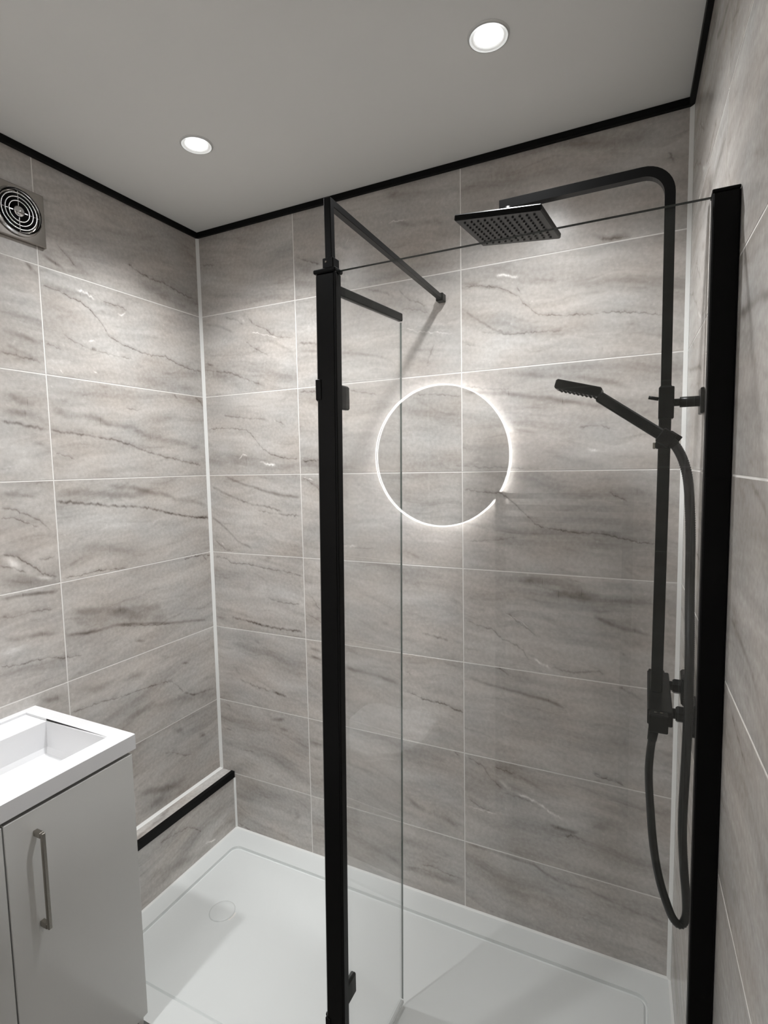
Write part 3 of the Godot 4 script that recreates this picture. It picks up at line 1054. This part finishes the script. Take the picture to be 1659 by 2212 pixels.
func hose() -> void:
	var raw := [[1.600, 1.545, .395], [1.609, 1.532, .397], [1.619, 1.510, .400], [1.628, 1.474, .404], [1.6325, 1.422, .408], [1.6355, 1.35, .412], [1.6365, 1.249, .416], [1.636, 1.138, .462], [1.6355, 1.026, .475], [1.634, 0.912, .470], [1.633, 0.815, .455], [1.634, 0.758, .448], [1.639, 0.683, .445], [1.6445, 0.622, .445], [1.6435, 0.588, .446], [1.6345, 0.573, .448], [1.622, 0.583, .451], [1.609, 0.616, .455], [1.595, 0.664, .458], [1.583, 0.732, .461], [1.575, 0.82, .465], [1.571, 0.889, .468], [1.573, 0.94, .472], [1.578, 0.984, .474]]
	var curve := Curve3D.new()
	curve.bake_interval = 0.0024
	for i in raw.size():
		var p := Vector3(raw[i][0], raw[i][1], raw[i][2])
		var a: Array = raw[maxi(i - 1, 0)]
		var b: Array = raw[mini(i + 1, raw.size() - 1)]
		var d := Vector3(b[0] - a[0], b[1] - a[1], b[2] - a[2])
		var before := p.distance_to(Vector3(a[0], a[1], a[2])) / maxf(d.length(), 1e-5) * 0.5
		var after := p.distance_to(Vector3(b[0], b[1], b[2])) / maxf(d.length(), 1e-5) * 0.5
		curve.add_point(p, -d * before * 0.66, d * after * 0.66)
	var path := curve.get_baked_points()
	var radii := PackedFloat32Array()
	for i in path.size():
		var thick := lerpf(0.0096, 0.0076, float(i) / path.size())
		radii.append(thick if i % 2 == 0 else thick - 0.0012)
	var st := surf(false)
	sweep(st, path, radii, 12, Vector3.BACK)
	var t := thing("shower_hose", "black ribbed shower hose looping down from handset to valve", "hose", Vector3(1.634, 0.573, 0.448))
	obj("ribbed_tube", st, M.hose_black, t)
	st = surf(false)
	sweep(st, PackedVector3Array([Vector3(1.5955, 1.549, .395), Vector3(1.606, 1.537, .397)]), PackedFloat32Array([0.010, 0.0088]), 16, Vector3.BACK)
	obj("end_nut", st, M.black_metal, t)
	st = surf(false)
	sweep(st, PackedVector3Array([Vector3(1.5775, 0.984, .474), Vector3(1.575, 0.962, .473)]), PackedFloat32Array([0.0095, 0.0085]), 16, Vector3.BACK)
	obj("end_nut", st, M.black_metal, t)

func downlight(x: float, z: float, label: String) -> void:
	var t := thing("recessed_downlight", label, "ceiling light", Vector3(x, CEILING, z), "ceiling downlights")
	var st := surf(false)
	lathe(st, Transform3D(Basis(), Vector3(x, CEILING, z)), [Vector2(0.044, 0.0), Vector2(0.0435, -0.0025), Vector2(0.040, -0.0042), Vector2(0.034, -0.0035), Vector2(0.029, -0.0005)], 48)
	obj("bezel", st, M.bezel_white, t)
	st = surf(false)
	lathe(st, Transform3D(Basis(), Vector3(x, CEILING - 0.0008, z)), [Vector2(0.0, -0.0012), Vector2(0.02, -0.001), Vector2(0.029, 0.0)], 40)
	obj("lamp_lens", st, M.lamp_lens, t)
	var l := SpotLight3D.new()
	l.name = "lamp"
	t.add_child(l)
	l.position = Vector3(0, -0.012, 0)
	l.rotation = Vector3(-PI / 2, 0, 0)
	l.light_color = LAMP_COLOR
	l.light_energy = SPOT_ENERGY
	l.light_size = 0.03
	l.spot_angle = 69.5
	l.spot_angle_attenuation = 1.0
	l.spot_range = 6.0
	l.spot_attenuation = 2.0
	l.shadow_enabled = true

func fan() -> void:
	var cy := FAN_Y
	var cz := FAN_Z
	var t := thing("extractor_fan", "square chrome extractor fan with concentric ring grille on tiled wall", "fan", Vector3(0, cy, cz))
	var x_axis := Transform3D(Basis(Vector3.BACK, Vector3.RIGHT, Vector3.UP), Vector3(0.0, cy, cz))   # local y points into the room
	var st := surf()
	# a square plate with a round hole
	var sq := []
	var lip := []
	for k in 64:
		var a := TAU * k / 64.0
		var d := Vector2(cos(a), sin(a))
		var reach := minf(0.071 / maxf(absf(d.y), 1e-6), 0.074 / maxf(absf(d.x), 1e-6))
		sq.append(Vector3(0, d.y * reach, d.x * reach))
		lip.append(Vector3(0, d.y * 0.0508, d.x * 0.0508))
	for q in [[PI / 4.0, 8], [PI * 0.75, 24], [PI * 1.25, 40], [PI * 1.75, 56]]:      # true corners
		sq[q[1]] = Vector3(0, signf(sin(q[0])) * 0.071, signf(cos(q[0])) * 0.074)
	var mid := Vector3(0, cy, cz)
	for k in 64:
		var l := (k + 1) % 64
		var f := Vector3(0.013, 0, 0)
		var e := Vector3(0.0105, 0, 0)
		quad(st, mid + sq[k] * 0.965 + f, mid + sq[l] * 0.965 + f, mid + lip[l] + f, mid + lip[k] + f, mid - Vector3(1, 0, 0))
		quad(st, mid + sq[k] * 0.965 + f, mid + sq[l] * 0.965 + f, mid + sq[l] + e, mid + sq[k] + e, mid)
		quad(st, mid + sq[k] + e, mid + sq[l] + e, mid + sq[l], mid + sq[k], mid)
		quad(st, mid + lip[k] + f, mid + lip[l] + f, mid + lip[l], mid + lip[k], mid + lip[k] * 2.0)
	obj("cover_plate", st, M.fan_plate, t)
	st = surf(false)
	lathe(st, x_axis, [Vector2(0.0506, 0.012), Vector2(0.0506, -0.150), Vector2(0.0, -0.150)], 48)
	obj("duct", st, M.duct_plastic, t)
	for k in 5:      # impeller
		var tilt := Basis(Vector3.RIGHT, TAU * k / 5.0)
		st = surf()
		cbox(st, Transform3D(tilt * Basis(Vector3.UP, 0.6), Vector3(-0.045, cy, cz) + tilt * Vector3(0, 0.028, 0)), Vector3(0.0025, 0.036, 0.028), 0.0008)
		obj("impeller_blade", st, M.duct_plastic, t)
	st = surf(false)
	lathe(st, x_axis, [Vector2(0.0535, 0.0132), Vector2(0.0545, 0.0205), Vector2(0.0575, 0.0225), Vector2(0.0605, 0.0205), Vector2(0.0625, 0.0132)], 64)
	obj("rim", st, M.chrome, t)
	for r in [0.0465, 0.0365, 0.0265]:
		st = surf(false)
		var prof := []
		for k in 8:
			prof.append(Vector2(r + cos(TAU * k / 8.0) * 0.0017, 0.0185 + sin(TAU * k / 8.0) * 0.0017))
		lathe(st, x_axis, prof, 56, true)
		obj("grille_ring", st, M.chrome, t)
	st = surf(false)
	lathe(st, x_axis, [Vector2(0.0145, 0.0145), Vector2(0.0145, 0.0195), Vector2(0.011, 0.0225), Vector2(0.0, 0.0235)], 32)
	obj("hub", st, M.chrome, t)
	for k in 4:
		var d := Vector3(0, cos(PI / 2 * k), sin(PI / 2 * k))
		st = surf()
		bar(st, Vector3(0.0165, cy, cz) + d * 0.012, Vector3(0.0165, cy, cz) + d * 0.0555, 0.0018, 0.002, Vector3.RIGHT, 0.0004)
		obj("spoke", st, M.chrome, t)

func vanity() -> void:
	var t := thing("vanity_unit", "light grey gloss vanity cabinet with two doors against the left wall", "cabinet", Vector3(0.2, 0, 1.03))
	var z0 := 0.722
	var z1 := 1.338
	for z in [z0, z1 - 0.016]:
		# cut round the pipe boxing
		var side := surf()
		bx(side, Vector3(0.001, 0.284, z), Vector3(0.380, 0.806, z + 0.016), 0.0008)
		bx(side, Vector3(0.071, 0.0, z), Vector3(0.380, 0.2845, z + 0.016), 0.0008)
		obj("side_panel", side, M.cabinet_gloss, t)
	var st := surf()
	bx(st, Vector3(0.070, 0.085, z0 + 0.016), Vector3(0.380, 0.101, z1 - 0.016), 0.0008)
	obj("base_panel", st, M.cabinet_inside, t)
	st = surf()
	bx(st, Vector3(0.340, 0.0, z0 + 0.016), Vector3(0.356, 0.082, z1 - 0.016), 0.0008)
	obj("plinth", st, M.cabinet_gloss, t)
	st = surf()
	bx(st, Vector3(0.362, 0.770, z0 + 0.016), Vector3(0.380, 0.8055, z1 - 0.016), 0.0008)
	obj("front_rail", st, M.cabinet_inside, t)
	for q in [[z0 + 0.001, 1.0285, 0.968], [1.0315, z1 - 0.001, 1.092]]:
		st = surf()
		bx(st, Vector3(0.3815, 0.083, q[0]), Vector3(0.3995, 0.7965, q[1]), 0.0015)
		var d := obj("door", st, M.cabinet_gloss, t)
		st = surf()
		var hz: float = q[2]
		bx(st, Vector3(0.4205, 0.535, hz - 0.004), Vector3(0.4285, 0.752, hz + 0.004), 0.0012)
		for y in [0.541, 0.746]:
			bx(st, Vector3(0.399, y - 0.006, hz - 0.005), Vector3(0.421, y + 0.006, hz + 0.005), 0.001)
		obj("bar_handle", st, M.brushed, d).set_meta("label", "slim satin chrome bar handle")

func basin() -> void:
	var st := surf()
	var x1 := 0.404
	var z0 := 0.715
	var z1 := 1.345
	var top := 0.848
	var low := 0.8075
	var c := Vector3(0.2, 0.83, 1.03)
	var e := 0.003
	# outer slab with eased top edges
	var o0 := [Vector3(0.0005, low, z0), Vector3(x1, low, z0), Vector3(x1, low, z1), Vector3(0.0005, low, z1)]
	var o1 := [Vector3(0.0005, top - e, z0), Vector3(x1, top - e, z0), Vector3(x1, top - e, z1), Vector3(0.0005, top - e, z1)]
	var o2 := [Vector3(0.0005, top, z0 + e), Vector3(x1 - e, top, z0 + e), Vector3(x1 - e, top, z1 - e), Vector3(0.0005, top, z1 - e)]
	var a0 := 0.757
	var a1 := 1.303
	var i0 := [Vector3(0.024, top, a0), Vector3(0.357, top, a0), Vector3(0.357, top, a1), Vector3(0.024, top, a1)]
	var d0 := top - 0.006
	var under := Vector3(0.2, 0.2, 1.03)
	for i in 4:
		var j := (i + 1) % 4
		quad(st, o0[i], o0[j], o1[j], o1[i], c)
		quad(st, o1[i], o1[j], o2[j], o2[i], c)
		quad(st, o2[i], o2[j], i0[j], i0[i], under)
	# tap deck, a little lower than the rim, along the wall
	var dk := 0.113
	quad(st, Vector3(0.024, d0, a0), Vector3(dk, d0, a0), Vector3(dk, d0, a1), Vector3(0.024, d0, a1), under)
	quad(st, i0[0], i0[3], Vector3(0.024, d0, a1), Vector3(0.024, d0, a0), Vector3(-1, 0.8, 1.03))
	for z in [a0, a1]:
		quad(st, Vector3(0.024, top, z), Vector3(dk, top, z), Vector3(dk, d0, z), Vector3(0.024, d0, z), Vector3(0.1, 0.84, -5.0 if z == a0 else 7.0))
	# bowl: straight walls, rounded foot, sloping floor
	var levels := []
	for q in [[0.0, 0.0, top], [0.002, 0.0, top - 0.003], [0.007, 0.0, 0.775], [0.014, 0.0, 0.762], [0.026, 0.0, 0.756]]:
		var g: float = q[0]
		levels.append([Vector3(dk + g, q[2] if q[2] < d0 else d0, a0 + g), Vector3(0.357 - g, q[2], a0 + g), Vector3(0.357 - g, q[2], a1 - g), Vector3(dk + g, q[2] if q[2] < d0 else d0, a1 - g)])
	for k in levels.size() - 1:
		for i in 4:
			var j := (i + 1) % 4
			var out: Vector3 = (levels[k][i] + levels[k][j]) * 0.5
			out += (out - Vector3(0.235, out.y, 1.03)) * 2.0 - Vector3(0, 0.3, 0)
			quad(st, levels[k][i], levels[k][j], levels[k + 1][j], levels[k + 1][i], out)
	var f: Array = levels[-1]
	quad(st, f[0], f[1], f[2], f[3], under)
	var o := obj("basin", st, M.basin_white)
	tag(o, "white rectangular inset basin with square bowl on the grey vanity cabinet", "basin")

func mirror() -> void:
	var cx := 0.781
	var cy := 1.545
	var wall := ROOM_DEPTH
	var t := thing("round_mirror", "round backlit mirror with a glowing white rim on tiled wall", "mirror", Vector3(cx, cy, wall))
	var xf := Transform3D(Basis(Vector3.RIGHT, Vector3.FORWARD, Vector3.UP), Vector3(cx, cy, wall))   # local y points into the room
	var st := surf(false)
	st.set_smooth_group(-1)
	lathe(st, xf, [Vector2(0.0, 0.038), Vector2(0.289, 0.038), Vector2(0.2905, 0.0365), Vector2(0.2905, 0.033), Vector2(0.0, 0.033)], 96)
	obj("mirror_disc", st, M.mirror_glass, t)
	st = surf()
	lathe(st, xf, [Vector2(0.2615, 0.001), Vector2(0.2615, 0.0325), Vector2(0.0, 0.0325)], 72)
	obj("back_box", st, M.bezel_white, t)
	st = surf(false)
	lathe(st, xf, [Vector2(0.262, 0.010), Vector2(0.270, 0.010), Vector2(0.270, 0.026), Vector2(0.262, 0.026)], 72, true)
	obj("led_strip", st, M.led_strip, t)
	st = surf(false)
	lathe(st, xf, [Vector2(0.2908, 0.022), Vector2(0.2955, 0.022), Vector2(0.2955, 0.036), Vector2(0.2908, 0.036)], 96, true)
	obj("frosted_rim_light", st, M.rim_light, t)
	for k in 8:
		var l := OmniLight3D.new()
		l.name = "led_glow"
		t.add_child(l, true)
		var a := TAU * (k + 0.5) / 8.0
		l.position = Vector3(cos(a) * 0.279, sin(a) * 0.279, -0.018)
		l.light_energy = 0.004
		l.light_size = 0.012
		l.omni_range = 3.0
		l.omni_attenuation = 2.0
		l.shadow_enabled = true

func radiator() -> void:
	var t := thing("towel_radiator", "black ladder towel radiator on the tiled front wall beside the mirror", "radiator", Vector3(1.27, 0.1, 1.85))
	var z := 1.85
	for x in [1.045, 1.500]:
		var st := surf()
		bx(st, Vector3(x - 0.0175, 0.10, z - 0.016), Vector3(x + 0.0175, 1.40, z + 0.016), 0.003)
		var up := obj("upright", st, M.black_metal, t)
		for y in [0.25, 1.25]:
			st = surf(false)
			sweep(st, PackedVector3Array([Vector3(x, y, z + 0.014), Vector3(x, y, ROOM_DEPTH - 0.001)]), even(2, 0.009), 14, Vector3.UP)
			obj("wall_fixing", st, M.black_metal, up)
	for g in [[1.385, 5], [1.06, 6], [0.66, 6], [0.30, 4]]:
		for k in g[1]:
			var y: float = g[0] - 0.045 * k
			var st := surf()
			bx(st, Vector3(1.062, y - 0.011, z - 0.008), Vector3(1.483, y + 0.011, z + 0.008), 0.002)
			obj("rung", st, M.black_metal, t)

func d_outline(w: float, back: float, front: float, cx: float) -> Array:
	var out := []
	var soft := minf(0.07, w * 0.45)      # rounded back corners
	for i in 6:
		var a := PI * 0.5 * i / 5.0
		out.append(Vector2(cx - w + soft - cos(a) * soft, back - soft + sin(a) * soft))
	for i in 6:
		var a := PI * 0.5 * i / 5.0
		out.append(Vector2(cx + w - soft + sin(a) * soft, back - soft + cos(a) * soft))
	var straight := back - (back - front) * 0.5
	for i in 17:
		var a := PI * i / 16.0
		out.append(Vector2(cx + cos(a) * w, straight - sin(a) * (straight - front)))
	return out

func toilet() -> void:
	var cx := 0.60
	var t := thing("toilet", "white back to wall toilet with closed lid below the round mirror", "toilet", Vector3(cx, 0, 1.7))
	var st := surf()
	prism(st, d_outline(0.172, ROOM_DEPTH - 0.002, 1.50, cx), 0.30, 0.392, 0.004)
	var narrow := []
	for p in d_outline(0.135, ROOM_DEPTH - 0.002, 1.575, cx):
		narrow.append(p)
	prism(st, narrow, 0.0, 0.302, 0.002)
	obj("pan", st, M.ceramic, t)
	st = surf()
	prism(st, d_outline(0.180, ROOM_DEPTH - 0.03, 1.485, cx), 0.393, 0.406, 0.003)
	obj("seat", st, M.ceramic, t)
	st = surf()
	prism(st, d_outline(0.180, ROOM_DEPTH - 0.03, 1.485, cx), 0.407, 0.428, 0.006)
	obj("lid", st, M.ceramic, t)
